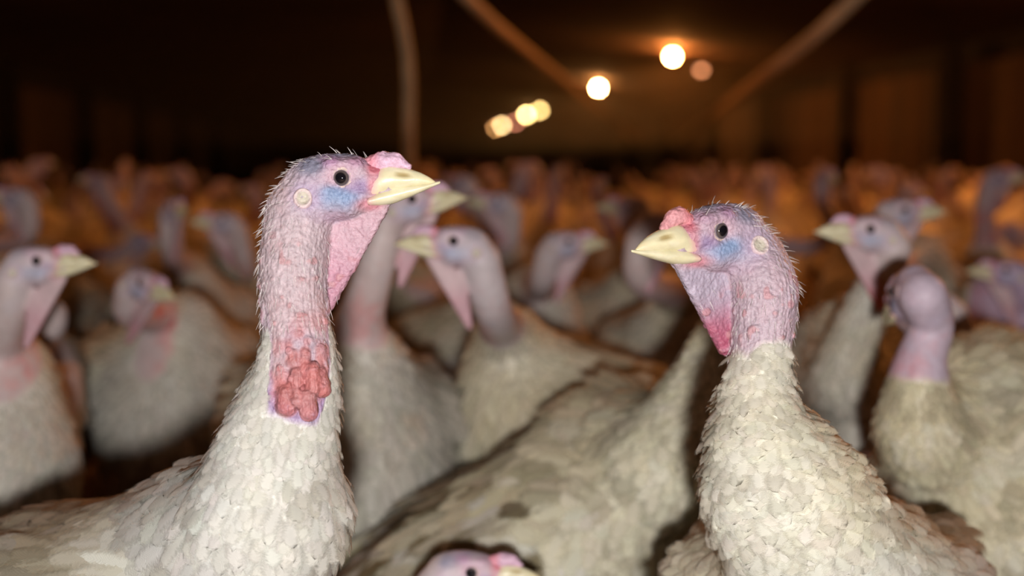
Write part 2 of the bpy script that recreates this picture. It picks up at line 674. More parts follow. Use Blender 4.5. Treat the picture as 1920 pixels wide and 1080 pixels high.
cable([(560, -330, 4.0), (700, -185, 4.1), (880, 0, 4.5), (940, 56, 5.0), (1000, 104, 6.0), (1070, 160, 9.0), (1150, 225, 18.0), (1200, 268, 34.0)], .017, 'brown cable running from upper left down and away below the lamps')
cable([(1900, -280, 4.0), (1760, -150, 4.1), (1600, 0, 4.3), (1530, 66, 4.5), (1440, 136, 5.0), (1370, 190, 8.5), (1300, 240, 18.0), (1262, 268, 34.0)], .019, 'brown cable running from upper right down and away below the lamps')
hz = MB()
p = [at(735, -60, 4.4), at(744, 0, 4.4), at(757, 60, 4.4), at(764, 105, 4.4), at(767, 170, 4.4), at(766, 240, 4.4), at(768, 330, 4.4), at(768, 420, 4.4)]
p = [np.array([p[0][0] - 0.08, p[0][1], 3.0])] + p
hz.tube(p, 0.019, 12)
tag(hz.build('hose', M_HOSE), 'slightly bent brown drop pipe hanging straight down behind the front turkey', 'hose')


# ------------------------------------------------------------------ turkeys
def rotz(a):
    c, s = math.cos(a), math.sin(a)
    return np.array([[c, -s, 0], [s, c, 0], [0, 0, 1.0]])


def frame(yaw, pitch, roll=0.0):
    """columns: forward, left, up"""
    cy, sy, cp, sp = math.cos(yaw), math.sin(yaw), math.cos(pitch), math.sin(pitch)
    f = np.array([cy * cp, sy * cp, sp])
    l = np.array([-sy, cy, 0.0])
    u = np.cross(f, l)
    cr, sr = math.cos(roll), math.sin(roll)
    return np.stack([f, l * cr + u * sr, u * cr - l * sr], 1)


PALE = np.array([.66, .51, .55]); BLUE = np.array([.29, .39, .62]); LILAC = np.array([.40, .28, .48])
PINK = np.array([.72, .30, .36]); RED = np.array([.58, .10, .10]); GREYB = np.array([.27, .26, .35])
HEADCOL = [(0, 0, 40, 34, np.array([.60, .43, .54]), 0.45), (-3, -15, 15, 9, BLUE, 1.0), (-2, -24, 14, 6, np.array([.40, .40, .55]), .7), (14, -7, 10, 7, LILAC, 0.95), (8, -17, 8, 6, BLUE * 1.1, 0.6), (0, 4, 13, 8, np.array([.68, .45, .56]), 0.8),
           (26, 8, 7, 8, np.array([.66, .17, .22]), 0.95), (25, -6, 5, 9, PINK, .8), (22, -22, 11, 6, PINK, 0.9), (-10, 13, 10, 6, np.array([.55, .30, .48]), 0.8), (12, 12, 8, 5, np.array([.60, .34, .48]), .7),
           (-26, 9, 13, 9, GREYB * 1.1, 0.85), (2, 19, 22, 3.5, GREYB, 0.7), (-27, -16, 13, 13, np.array([.56, .43, .60]), 0.75), (-4, -31, 15, 6, np.array([.58, .42, .54]), 0.7), (1, 1, 11, 7.5, np.array([.72, .47, .55]), .8)]


class Turkey:
    def __init__(self, s):
        self.s = s
        rng = self.rng = np.random.RandomState(s.get('seed', 1))
        self.hs = s.get('hs', 1.0)
        self.bs = s.get('bs', 1.0)
        bc = np.array(s['body'], float)
        self.root = np.array([bc[0], bc[1], 0.0])
        self.bc = bc - self.root
        self.Rb = frame(s['heading'], s.get('bpitch', 0.2))
        self.hp = np.array(s['head'], float) - self.root
        self.Rh = frame(s['hyaw'], s.get('hpitch', 0.0), s.get('hroll', 0.0))
        H = lambda x, y, z: self.hp + self.Rh @ (np.array([x, y, z]) * 0.001 * self.hs)
        Bf = lambda x, y, z: self.bc + self.Rb @ (np.array([x, y, z]) * self.bs)
        self.H, self.Bf = H, Bf
        nape = H(-37, 0, -28)
        base = Bf(.16, 0, .075)
        inner = Bf(.06, 0, .01)
        if 'neck' in s:
            mid = [(np.array(p) - self.root, r) for p, r in s['neck']]
        else:
            Lg = np.linalg.norm(base - nape)
            P1 = nape + Lg * .42 * norm(-self.Rh[:, 2] * .95 - self.Rh[:, 0] * .22)
            P2 = base + Lg * .38 * norm(self.Rb[:, 0] * .25 + np.array([0, 0, .95]))
            mid = []
            rr = np.interp(np.linspace(0, 1, 8), [0, .25, .55, .75, 1], [.0235, .0225, .026, .038, .062])
            for t, r in list(zip(np.linspace(0, 1, 8), rr))[1:-1]:
                q = (1 - t) ** 3 * nape + 3 * (1 - t) ** 2 * t * P1 + 3 * (1 - t) * t * t * P2 + t ** 3 * base
                mid.append((q, r * self.hs))
        ctl = [(nape, .024 * self.hs)] + mid + [(base, .075 * self.bs), (inner, .105 * self.bs)]
        # catmull-rom resample
        P = np.array([c[0] for c in ctl]); R = np.array([c[1] for c in ctl])
        Pe = np.vstack([2 * P[0] - P[1], P, 2 * P[-1] - P[-2]])
        sp, sr = [], []
        for i in range(len(P) - 1):
            a, b, c, d = Pe[i:i + 4]
            for t in np.linspace(0, 1, s.get('nseg', 3), endpoint=False):
                sp.append(.5 * (2 * b + (c - a) * t + (2 * a - 5 * b + 4 * c - d) * t * t + (3 * b - a - 3 * c + d) * t ** 3))
                sr.append(R[i] + (R[i + 1] - R[i]) * t)
        sp.append(P[-1]); sr.append(R[-1])
        self.np_, self.nr = np.array(sp), np.array(sr)
        self.ncen = (self.np_.min(0) + self.np_.max(0)) / 2
        self.nrad = (np.linalg.norm(self.np_ - self.ncen, axis=1) + self.nr).max()
        # the line the feathers follow: beak -> nape -> neck -> back -> tail
        nb = len(sp) - s.get('nseg', 3)
        line = [H(20, 0, 0), H(-20, 0, -8)] + sp[:nb] + [Bf(.10, 0, .06), Bf(.0, 0, .03), Bf(-.1, 0, .02), Bf(-.2, 0, .03), Bf(-.34, 0, .05)]
        line = np.array(line)
        seg = np.r_[0, np.cumsum(np.linalg.norm(np.diff(line, axis=0), axis=1))]
        ss = np.linspace(0, seg[-1], 90)
        self.line = np.stack([np.interp(ss, seg, line[:, k]) for k in range(3)], -1)
        self.ls = ss - seg[2]                       # 0 at the nape
        self.neck_len = seg[2 + nb] - seg[2]
        self.tan = norm(np.gradient(self.line, axis=0))
        self.fs = s.get('feather_from', .55 * self.neck_len)
        self.hcen = H(0, 0, -20)
        # legs (local, under the body)
        self.legs = []
        z0 = self.bc[2]
        sit = s.get('sit', False)
        for sd in (-1, 1):
            hip = Bf(-.02, sd * .075, -.07)
            fw = rotz(s['heading'])
            foot = np.array([0, 0, 0.012]) + fw @ np.array([.03, sd * .085, 0])
            if sit:
                hock = foot + fw @ np.array([-.12, 0, .02]); foot = foot + fw @ np.array([.05, 0, 0])
            else:
                hock = np.array([0, 0, max(.11, z0 * .42)]) + fw @ np.array([-.03, sd * .085, 0])
            toes = [foot + fw @ np.array([.075 * math.cos(a), .075 * math.sin(a), -.004]) for a in (-.5, 0, .5, math.pi)]
            self.legs.append((hip, hock, foot, toes))

    # -- distance field
    def f_head(self, p):
        q = (p - self.hp) @ self.Rh / self.hs * 1000
        d = s_ell(q, (-7, 0, -1), (33, 17.5, 19.5))
        d = smin(d, s_cap(q, (-30, 0, -10), (-37, 0, -26), 20.5, 23), 12)
        ya = q.copy(); ya[:, 1] = np.abs(ya[:, 1])
        d = smin(d, s_cap(ya, (-12, 6, -17), (3, 6, -19), 14, 12.5), 8)
        qf = q * np.array([1, 1.12, 1])
        d = smin(d, s_cap(qf, (8, 0, -2), (31, 0, -4), 15.5, 12), 8)
        d = smin(d, s_cap(q, (-4, 0, -21), (33, 0, -15.5), 12.5, 6.5), 5)
        d = smin(d, s_cap(ya, (-9, 12.5, 9), (12, 12, 9.5), 4.6, 4), 5)        # brow
        d = smax(d, -(np.linalg.norm(ya - np.array([0.5, 26, -.5]), axis=1) - 11.5), 4)   # eye socket
        return d * self.hs * .001

    def f_dew(self, p):
        q = (p - self.hp) @ self.Rh / self.hs * 1000
        q = q - np.array([0, self.s.get('dew_shift', 0.0), 0]) * np.clip((-q[:, 2:3] - 20) / 60, 0, 1)
        t = self.s.get('dew', ((31, -25), (-14, -44), (-22, -112)))
        th = 1 + 2.2 * np.clip((-q[:, 2] - 25) / 80, 0, 1)
        return (s_tri(q, t, 1.2, 3.0) - .6 * (th - 1)) * self.hs * .001

    def f(self, p):
        r = np.linalg.norm(p - self.hcen, axis=1)
        d = r - .075 * self.hs
        m = r < .17 * self.hs
        d = np.where(m, 1.0, np.maximum(d, .03))
        nc, nR = self.ncen, self.nrad
        rn = np.linalg.norm(p - nc, axis=1)
        near = rn < nR + .07
        neck = rn - nR
        if near.any():
            pn = p[near]
            nk = s_cap(pn, self.np_[0], self.np_[1], self.nr[0], self.nr[1])
            for i in range(1, len(self.np_) - 1):
                nk = smin(nk, s_cap(pn, self.np_[i], self.np_[i + 1], self.nr[i], self.nr[i + 1]), .008)
            neck[near] = nk
        q = (p - self.bc) @ self.Rb / self.bs
        b = s_ell(q, (-.02, 0, 0), (.235, .135, .135))
        b = smin(b, s_ell(q, (.10, 0, -.03), (.135, .13, .14)), .05)
        b = smin(b, s_ell(q, (-.22, 0, .035), (.12, .085, .06)), .05)
        ya = q.copy(); ya[:, 1] = np.abs(q[:, 1])
        b = smin(b, s_ell(ya, (-.05, .112, .025), (.19, .04, .085)), .05)
        b = b * self.bs
        if self.s.get('chest'):
            for c, rr in self.s['chest']:
                b = smin(b, s_ell(q, c, rr) * self.bs, .05)
        d2 = smin(neck, b, self.s.get('nk', .045))
        low = p[:, 2] < .36
        pl = p[low]
        dl = d2[low]
        for hip, hock, foot, toes in self.legs:
            L = s_cap(pl, hip, hock, .062, .016)
            L = smin(L, s_cap(pl, hock, foot, .0105, .010), .01)
            for t in toes:
                L = smin(L, s_cap(pl, foot, t, .0085, .005), .008)
            dl = smin(dl, L, .03)
        d2[low] = dl
        if m.any():
            ph = p[m]
            h = self.f_head(ph)
            x = smin(h, d2[m], .010)
            x = smin(x, self.f_dew(ph), .0045)
            d[m] = x
            d[~m] = d2[~m]
        else:
            d = d2
        for c0, c1, ra, rb in self.s.get('caruncles', ()):
            d = smin(d, s_cap(p, c0 - self.root, c1 - self.root, ra, rb), .003)
        return d

    def along(self, p):
        """arc length from the nape and the flow direction"""
        S = np.empty(len(p)); T = np.empty((len(p), 3)); C = np.empty((len(p), 3))
        for i in range(0, len(p), 20000):
            q = p[i:i + 20000]
            d2 = ((q[:, None] - self.line[None]) ** 2).sum(-1)
            w = np.exp(-(d2 - d2.min(1, keepdims=True)) / (2 * .02 ** 2) * 1.0)
            w /= w.sum(1, keepdims=True)
            S[i:i + 20000] = w @ self.ls
            T[i:i + 20000] = w @ self.tan
            C[i:i + 20000] = w @ self.line
        return S, norm(T), C

    def bare(self, p, S, C):
        """1 where naked skin, 0 where feathered"""
        return sstep(-.006, .006, self.edge_dist(p, S, C))

    def edge_dist(self, p, S, C):
        edge = self.fs + .012 * (fbm(p * 60 + 3, 2) - .5)
        fd = self.s.get('bare_dir')
        if fd is not None:
            rad = norm(p - C)
            k = sstep(self.s.get('bare_cut', .45), .9, rad @ norm(np.array(fd, float)))
            edge = edge + k * self.s.get('bare_len', .05)
        # the hanging dewlap stays naked down to its tip
        return edge - S + .12 * sstep(.008, .004, chunked(self.f_dew, p)) * sstep(.15, .12, np.linalg.norm(p - self.hcen, axis=1))

    def skin(self, p):
        S, T, C = self.along(p)
        q = (p - self.hp) @ self.Rh / self.hs * 1000
        n1 = fbm(p * 70 + 5, 3); n2 = fbm(p * 160 + 9, 3); n3 = fbm(p * 28 + 2, 2)
        c = PALE[None] * (0.62 + .44 * n2[:, None] + .40 * fbm(p * 420 + 7, 2)[:, None])
        c = c + (np.array([.70, .42, .44]) - c) * (sstep(.45, .75, n1) * .45)[:, None]
        c = c + (np.array([.50, .44, .60]) - c) * (sstep(.5, .75, n3) * .5)[:, None]
        tone = self.s.get('tone')
        if tone is not None:
            c = c + (np.array(tone[:3]) - c) * tone[3]
        hd = np.exp(-np.maximum(np.linalg.norm(q - np.array([0, 0, -10]), axis=1) - 38, 0) / 8)
        for x, z, sx, sz, colr, a in HEADCOL:
            w = np.exp(-(((q[:, 0] - x) / sx) ** 2 + ((q[:, 2] - z) / sz) ** 2) ** 1.4) * a * hd * self.s.get('vivid', 1.0)
            w = np.clip(w * (.55 + .9 * n1), 0, 1)
            c = c + (colr - c) * w[:, None]
        fd = self.f_dew(p) if True else 0
        dm = sstep(.003, .0005, fd) * sstep(-20, -30, q[:, 2])
        dc = np.array(self.s.get('dew_col', (.66, .47, .49)))
        dr = np.array(self.s.get('dew_red', (.62, .35, .40)))
        g = sstep(-45, -85, q[:, 2]) * (.6 + .6 * n1)
        dcol = dc + (dr - dc) * np.clip(g, 0, 1)[:, None]
        dcol = dcol * (.85 + .3 * n2[:, None])
        c = c + (dcol - c) * dm[:, None]
        wr = sstep(.66, .80, vnoise(p * 150 + 4)) * sstep(.0, .04, S) * self.s.get('spots', .55)
        c = c + (np.array([.66, .20, .20]) - c) * wr[:, None]
        # reddening low on the front of the neck
        rd = self.s.get('red')
        if rd is not None:
            s0, s1, direc, amt = rd
            k = sstep(s0, s1, S) * sstep(-.1, .7, norm(p - C) @ norm(np.array(direc, float))) * amt
            k = np.clip(k * (.35 + 1.3 * sstep(.35, .65, n1)), 0, 1)
            c = c + (RED * (1.05 + .5 * n2[:, None]) - c) * k[:, None]
        le = self.s.get('edge_lilac', 0)
        if le:
            k = sstep(.022, .004, self.edge_dist(p, S, C)) * le * (.25 + .75 * sstep(.03, .055, S - self.fs))
            c = c + (np.array([.42, .32, .58]) - c) * k[:, None]
        for c0, c1, ra, rb in self.s.get('caruncles', ()):
            w = sstep(.003, -.001, s_cap(p, c0 - self.root, c1 - self.root, ra, rb)) * .9
            c = c + (np.array([.56, .165, .15]) * (.7 + .7 * n2[:, None]) - c) * w[:, None]
        b = self.bare(p, S, C)
        fcol = self.fcolor(p, S)
        c = fcol * .82 * (1 - b[:, None]) + c * b[:, None]
        # scaly shanks
        lg = sstep(.2, .14, p[:, 2]) * (0 if self.s.get('sit') else 1)
        c = c + (np.array([.55, .38, .32]) - c) * lg[:, None]
        c = c * (self.s.get('skin_k', .69) * b + 1 - b)[:, None]
        return np.clip(c, .01, .95)

    def fcolor(self, p, S):
        w = np.array(self.s.get('white', (.80, .775, .70)))
        n = fbm(p * 9 + self.s.get('seed', 1), 3); n2 = fbm(p * 34 + 11, 3); n3 = fbm(p * 5 + 40, 2)
        c = w[None] * (.90 + .2 * n2[:, None])
        yl = sstep(.46, .66, n3) * .55
        c = c + (np.array([.80, .70, .46]) - c) * yl[:, None]
        dirt = self.s.get('dirt', .5)
        back = sstep(self.neck_len * .8, self.neck_len + .12, S)
        k = np.clip(sstep(.42, .68, n) * dirt * (.25 + back) + .5 * sstep(.56, .7, n2) * dirt * back, 0, .9)
        c = c + (np.array([.36, .29, .18]) - c) * k[:, None]
        mo = self.s.get('mottle', .35) * (.35 + .65 * back)
        n4 = fbm(p * np.array([42, 42, 60]) + 31, 3)
        k = sstep(.46, .36, n4) * mo
        c = c + (np.array([.26, .21, .12]) - c) * k[:, None]
        k = sstep(.56, .66, n4) * mo * .8
        c = c + (np.array([.84, .82, .76]) - c) * k[:, None]
        return c

    # -- building
    def feathers(self, V, Nn, tri_src, part):
        pass

    def build(self, h=.004, fine=0, detail=1, label='', cat='turkey', group=None):
        s = self.s
        rt = empty('turkey', self.root)
        lo = np.minimum.reduce([self.bc - .48 * self.bs, self.hp - .14, [9, 9, -.01]])
        hi = np.maximum.reduce([self.bc + .48 * self.bs, self.hp + .14])
        lo[2] = -.012
        hi[2] = max(self.hp[2] + .06, self.bc[2] + .25)
        V, Fq = surface_net(self.f, lo, hi, h)
        for _ in range(2):
            V = V - grad(self.f, V) * chunked(self.f, V)[:, None] * .9
        if fine:
            import bmesh
            S, T, C = self.along(V)
            bar_ = (S < self.fs + s.get('bare_len', .05) + .03)
            bm = bmesh.new()
            vs = [bm.verts.new(x) for x in V]
            bm.verts.ensure_lookup_table()
            sel = []
            for q in Fq:
                try:
                    fc = bm.faces.new([vs[i] for i in q])
                except ValueError:
                    continue
                if bar_[q].all():
                    sel.append(fc)
            ed = {e for fc in sel for e in fc.edges}
            bmesh.ops.subdivide_edges(bm, edges=list(ed), cuts=fine, use_grid_fill=True)
            bmesh.ops.triangulate(bm, faces=[fc for fc in bm.faces if len(fc.verts) > 4])
            bm.verts.index_update()
            V = np.array([v.co for v in bm.verts])
            Fq = [np.array([[v.index for v in fc.verts] for fc in bm.faces if len(fc.verts) == 4]),
                  np.array([[v.index for v in fc.verts] for fc in bm.faces if len(fc.verts) == 3]).reshape(-1, 3)]
            bm.free()
            for _ in range(2):
                V = V - grad(self.f, V, .0005) * chunked(self.f, V)[:, None] * .9
            N = grad(self.f, V)
            S, T, C = self.along(V)
            b = self.bare(V, S, C)
            # wrinkles running across the neck skin and small warts
            st = np.stack([(V * norm(T)).sum(1) * 34, np.arctan2(N[:, 1], N[:, 0]) * 15, V[:, 2] * 6], -1)
            dsp = (fbm(V * 260, 3) - .5) * .0015 + (fbm(st, 2) - .5) * .0012
            wart = sstep(.62, .8, vnoise(V * 150 + 4)) * sstep(.02, .06, S) * .0016
            V = V + N * ((dsp + wart) * b)[:, None]
        colr = self.skin(V)
        body = mesh_np('body', V, Fq, M_SKIN if detail >= 2 else M_SKIN_FAR, rt, colr)
        Q = Fq if not isinstance(Fq, list) else Fq[0]
        self.plume(rt, V, Q, detail)
        self.head_parts(rt, detail)
        if detail >= 2:
            self.bristles(rt, V, Q)
        tag(rt, label, 'bird', group)
        self.rt = rt
        return rt

    def sample(self, V, Q, n):
        a = np.linalg.norm(np.cross(V[Q[:, 2]] - V[Q[:, 0]], V[Q[:, 3]] - V[Q[:, 1]]), axis=1)
        i = self.rng.choice(len(Q), n, p=a / a.sum())
        u, w = self.rng.rand(n, 1), self.rng.rand(n, 1)
        q = Q[i]
        return (V[q[:, 0]] * (1 - u) + V[q[:, 1]] * u) * (1 - w) + (V[q[:, 3]] * (1 - u) + V[q[:, 2]] * u) * w

    @staticmethod
    def thin(p, r):
        k = np.floor(p / r).astype(np.int64)
        key = (k[:, 0] * 73856093) ^ (k[:, 1] * 19349663) ^ (k[:, 2] * 83492791)
        _, i = np.unique(key, return_index=True)
        return p[i]

    def plume(self, rt, V, Q, detail):
        if detail < 1:
            return
        s = self.s
        dens = s.get('dens', 1.0)
        P = self.sample(V, Q, 90000 if detail >= 2 else 30000)
        S, T, C = self.along(P)
        b = self.bare(P, S, C)
        lg = P[:, 2] > .16 if not s.get('sit') else P[:, 2] > .03
        P = P[(b < .5) & lg]
        S, T, C = self.along(P)
        e = s.get('bare_len', 0) if False else 0
        t = np.clip((S - self.fs) / max(self.neck_len - self.fs + .06, .05), 0, 1)      # 0 ruff .. 1 body
        keep = []
        for lo_, hi_, r in ((-9, .35, .0075), (.35, .7, .0115), (.7, .999, .0175), (.999, 2, .023)):
            m = (t >= lo_) & (t < hi_)
            if m.any():
                keep.append(self.thin(P[m], r / dens * (1 if detail >= 2 else 1.5) * (s.get('ruff_gap', 1) if hi_ < .8 else 1)))
        P = np.vstack(keep)
        S, T, C = self.along(P)
        t = np.clip((S - self.fs) / max(self.neck_len - self.fs + .06, .05), 0, 1)
        N = grad(self.f, P)
        q = (P - self.bc) @ self.Rb / self.bs
        wing = (np.abs(q[:, 1]) > .085) & (q[:, 0] < .10) & (q[:, 0] > -.26) & (q[:, 2] > -.06)
        tail = q[:, 0] < -.235
        big = 1 if detail >= 2 else 1.35
        Lr = s.get('ruff', (.012, .028, .065, .075))
        L = np.interp(t, [0, .3, .6, 1], Lr) * big
        W = L * np.interp(t, [0, .3, .6, 1], s.get('ruffw', [.38, .30, .20, .24]))
        lift = np.interp(t, [0, .35, .7, 1], s.get('lift', [.5, .4, .2, .14]))
        L = np.where(wing, L * (1.1 if detail >= 2 else .7), L); W = np.where(wing, W * (1.3 if detail >= 2 else 1), W)
        L = np.where(tail, L * 1.9, L)
        lift = np.where(wing, .12, lift)
        rng = self.rng
        n = len(P)
        L = L * rng.uniform(.75, 1.25, n); W = W * rng.uniform(.8, 1.2, n)
        lift = lift * rng.uniform(.6, 1.4, n)
        g = np.zeros((n, 3)); g[:, 2] = -.30 * (1 - t * .2)
        T = T + g * (~tail)[:, None]
        T = norm(T - N * (T * N).sum(1, keepdims=True))
        Bn = np.cross(N, T)
        j = rng.normal(0, s.get('jit', .17), n)[:, None]
        T = norm(T * np.cos(j) + Bn * np.sin(j))
        Bn = norm(np.cross(N, T))
        roll = rng.normal(0, .06, n)[:, None]
        Bn, Nr = Bn * np.cos(roll) + N * np.sin(roll), N * np.cos(roll) - Bn * np.sin(roll)
        fc = self.fcolor(P, S) * rng.uniform(.93, 1.06, (n, 1)) * (1 + rng.normal(0, .010, (n, 3)))
        nv, nu = (7, 5) if detail >= 2 else (5, 3)
        v = np.linspace(0, 1, nv); v[-1] = .985
        u = np.linspace(-1, 1, nu)
        wp = np.where(v < .6, .35 + .65 * np.sin(np.clip(v / .6, 0, 1) * np.pi / 2), np.sqrt(np.maximum(1 - ((v - .6) / .4) ** 2, .012)))
        curl = s.get('curl', .35)
        VV = v[None, :, None, None]; UU = u[None, None, :, None]
        Lx = L[:, None, None, None]; Wx = W[:, None, None, None] * wp[None, :, None, None]
        li = lift[:, None, None, None]
        rise = np.sin(li) * VV - curl * np.sin(li) * VV ** 2 * 1.2
        ragg = rng.normal(0, .045, (n, nv, nu, 1)) * (VV > .5)
        X = (P - N * .0015)[:, None, None, :] + T[:, None, None, :] * Lx * (VV * np.cos(li) + ragg - .10 * UU ** 2 * VV) \
            + Nr[:, None, None, :] * (Lx * rise - s.get('cup', .18) * Wx * UU ** 2) + Bn[:, None, None, :] * Wx * UU
        # lay each vane over the body, never under it
        fx = chunked(self.f, X.reshape(-1, 3)).reshape(X.shape[:3])
        want = (.0006 + .0016 * v[None, :, None]) * np.ones_like(fx)
        want[:, 0] = -.002
        X = X + N[:, None, None, :] * np.clip(want - fx, 0, .02)[..., None]
        colr = np.broadcast_to(fc[:, None, None, :], X.shape).copy()
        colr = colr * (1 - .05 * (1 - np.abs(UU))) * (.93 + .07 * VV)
        uv = np.stack(np.broadcast_arrays(u[None, None, :], (v[None, :, None] * np.ones((n, 1, 1))), np.zeros((n, 1, 1)))[:2], -1)
        i = np.arange(nv - 1)[:, None] * nu
        jx = np.arange(nu - 1)[None]
        f1 = np.stack([i + jx, i + nu + jx, i + nu + jx + 1, i + jx + 1], -1).reshape(-1, 4)
        per = nv * nu

        def out(name, m):
            if m.sum() < 3:
                return
            k = int(m.sum())
            f = (np.arange(k)[:, None, None] * per + f1[None]).reshape(-1, 4)
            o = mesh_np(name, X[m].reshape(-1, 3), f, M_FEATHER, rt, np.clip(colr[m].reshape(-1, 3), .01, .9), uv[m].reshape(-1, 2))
            # the vanes are so soft and thin that light runs on from feather to feather
            Xm = X[m]
            fn = norm(np.cross(np.gradient(Xm, axis=2), np.gradient(Xm, axis=1)))
            sg = np.sign((fn * N[m][:, None, None, :]).sum(-1, keepdims=True))
            sg[sg == 0] = 1
            sf = np.interp(t[m], [0, .5, 1], s.get('soft', (.35, .65, .92)))[:, None, None, None]
            cn = norm(fn * sg * (1 - sf) + N[m][:, None, None, :] * sf)
            o.data.normals_split_custom_set_from_vertices(cn.reshape(-1, 3).astype(np.float32))
        out('plumage', ~wing & ~tail)
        out('wing', wing & (q[:, 1] > 0))
        out('wing', wing & (q[:, 1] < 0))
        out('tail', tail)

    def hpt(self, a):
        return self.hp + (np.asarray(a, float) * .001 * self.hs) @ self.Rh.T

    def loft(self, name, x, zt, zb, w, parent, nx=34, n=28, nostril=False, dark=0.0):
        xs = np.linspace(x[0], x[-1], nx)
        xs = x[-1] - (x[-1] - xs) ** 1.0
        t_, b_, w_ = np.interp(xs, x, zt), np.interp(xs, x, zb), np.interp(xs, x, w)
        for a in (t_, b_, w_):
            a[1:-1] = (a[:-2] + 2 * a[1:-1] + a[2:]) / 4
        th = np.linspace(0, 2 * np.pi, n, endpoint=False)
        cy = np.sign(np.cos(th)) * np.abs(np.cos(th)) ** .85
        cz = np.sign(np.sin(th)) * np.abs(np.sin(th)) ** .95
        mid, half = (t_ + b_) / 2, (t_ - b_) / 2
        Y = w_[:, None] * cy[None]
        Z = mid[:, None] + half[:, None] * cz[None]
        X = np.broadcast_to(xs[:, None], Y.shape)
        # upper edge narrows to a ridge
        Y = Y * np.interp(cz, [-1, 0, 1], [1, 1, .8])[None]
        V = np.stack([X, Y, Z], -1).reshape(-1, 3)
        c = np.broadcast_to(np.array([.64, .575, .37]), V.shape).copy()
        nz = fbm(V * .12 + 3, 3)
        c *= (.88 + .25 * nz)[:, None]
        c = c + (np.array([.72, .67, .50]) - c) * (sstep(.5, .7, fbm(V * np.array([.05, .3, .3]), 2)) * .5)[:, None]
        if nostril:
            k = np.exp(-(((V[:, 0] - 47) / 6) ** 2 + ((V[:, 2] - 1.8 + .12 * (V[:, 0] - 47)) / 2.3) ** 2) ** 2)
            c = c + (np.array([.30, .20, .06]) - c) * (k * .8)[:, None]
            V[:, 1] -= np.sign(V[:, 1]) * k * 1.6
            tip = sstep(60, 71, V[:, 0]) * .35
            c = c + (np.array([.70, .50, .22]) - c) * tip[:, None]
        cere = sstep(33, 25, V[:, 0] - .25 * V[:, 2]) * .75
        c = c + (np.array([.70, .36, .38]) - c) * (cere * (.5 + nz))[:, None]
        i = np.arange(nx - 1)[:, None] * n
        j = np.arange(n)[None]
        f = np.stack([i + j, i + (j + 1) % n, i + n + (j + 1) % n, i + n + j], -1).reshape(-1, 4)
        V = np.vstack([V, [[x[-1] + .4, 0, mid[-1]]], [[x[0], 0, mid[0]]]])
        c = np.vstack([c, c[-1:], c[:1]])
        e = (nx - 1) * n
        jj = np.arange(n)
        tri = np.vstack([np.stack([e + jj, e + (jj + 1) % n, np.full(n, nx * n)], -1), np.stack([(jj + 1) % n, jj, np.full(n, nx * n + 1)], -1)])
        return mesh_np(name, self.hpt(V), [f, tri], M_BEAK, parent, np.clip(c, .01, .92))

    def head_parts(self, rt, detail):
        lo_n = detail < 2
        nx, n = ((34, 28) if detail >= 2 else (16, 14) if detail == 1 else (9, 8))
        up = self.loft('upper_beak', [17, 26, 33, 42, 52, 60, 67, 71.5], [2, 7.5, 9.8, 8.2, 6.2, 3.6, .0, -3.6], [-19, -16.5, -13.2, -10, -8.2, -6.8, -5.6, -5.2],
                       [11, 12.0, 12.0, 10.2, 7.6, 5.2, 2.8, .7], rt, nx, n, True)
        self.loft('lower_beak', [20, 30, 38, 47, 56, 65, 75], [-14.5, -9.5, -7.0, -6.0, -5.4, -4.6, -3.2], [-22.5, -22.3, -20.8, -17.3, -13.6, -9.6, -5.0],
                  [12.9, 11.6, 9.9, 8.2, 6.4, 4.2, .8], rt, nx, n)
        # snood
        sn = self.s.get('snood', ((20, 8.5, 7.5), (30, 12.2, 7.4), (40, 12.6, 6.0), (50, 8.6, 3.0)))

        def fs(p):
            d = None
            for (x0, z0, r0), (x1, z1, r1) in zip(sn[:-1], sn[1:]):
                e = s_cap(p, (x0, 0, z0), (x1, 0, z1), r0, r1)
                d = e if d is None else smin(d, e, 3)
            return d
        Vs, Fs = surface_net(fs, (8, -13, -2), (64, 13, 34), 1.1 if detail >= 2 else 2.6, 8)
        Ns = norm(np.stack([fs(Vs + np.array(d)) - fs(Vs - np.array(d)) for d in ((.2, 0, 0), (0, .2, 0), (0, 0, .2))], -1))
        nz = fbm(Vs * .35, 3)
        Vs = Vs + Ns * ((nz - .5) * 2.2)[:, None]
        c1 = np.array(self.s.get('snood_col', (.62, .40, .52)))
        c = c1 * (.75 + .5 * nz[:, None])
        c = c + (np.array([.70, .22, .26]) - c) * (sstep(32, 22, Vs[:, 0]) * .7)[:, None]
        mesh_np('snood', self.hpt(Vs), Fs, M_SKIN if detail >= 2 else M_SKIN_FAR, rt, np.clip(c, .01, .9))
        # eyes with their lid rings, ears
        for sd in (1, -1):
            nu, nv = (40, 28) if detail >= 2 else (18, 12) if detail == 1 else (10, 6)
            g = MB()
            g.sphere((0, 0, 0), 1.0, nu, nv)
            U = g.v[0]
            # pole on z -> turn it to the outward side axis
            dirs = np.stack([U[:, 0], U[:, 2] * sd, U[:, 1]], -1)
            ang = np.degrees(np.arccos(np.clip(dirs[:, 1] * sd, -1, 1)))
            ec = np.array([.006, .005, .007])[None] * np.ones((len(U), 1))
            ir = sstep(35, 38, ang) * sstep(53, 49, ang)
            ec = ec + (np.array([.085, .066, .062]) - ec) * ir[:, None]
            rim = sstep(50, 55, ang)
            ec = ec + (np.array([.20, .17, .20]) - ec) * rim[:, None]
            c0 = np.array([.5, sd * 11.6, -.5])
            f = g.q[4][0]
            if sd < 0:
                f = f[:, ::-1]
            eye = mesh_np('eye', self.hpt(c0 + dirs * 7.4), f, M_EYE, rt, ec)
            # lid
            nr, ns = (48, 12) if detail >= 2 else (20, 8)
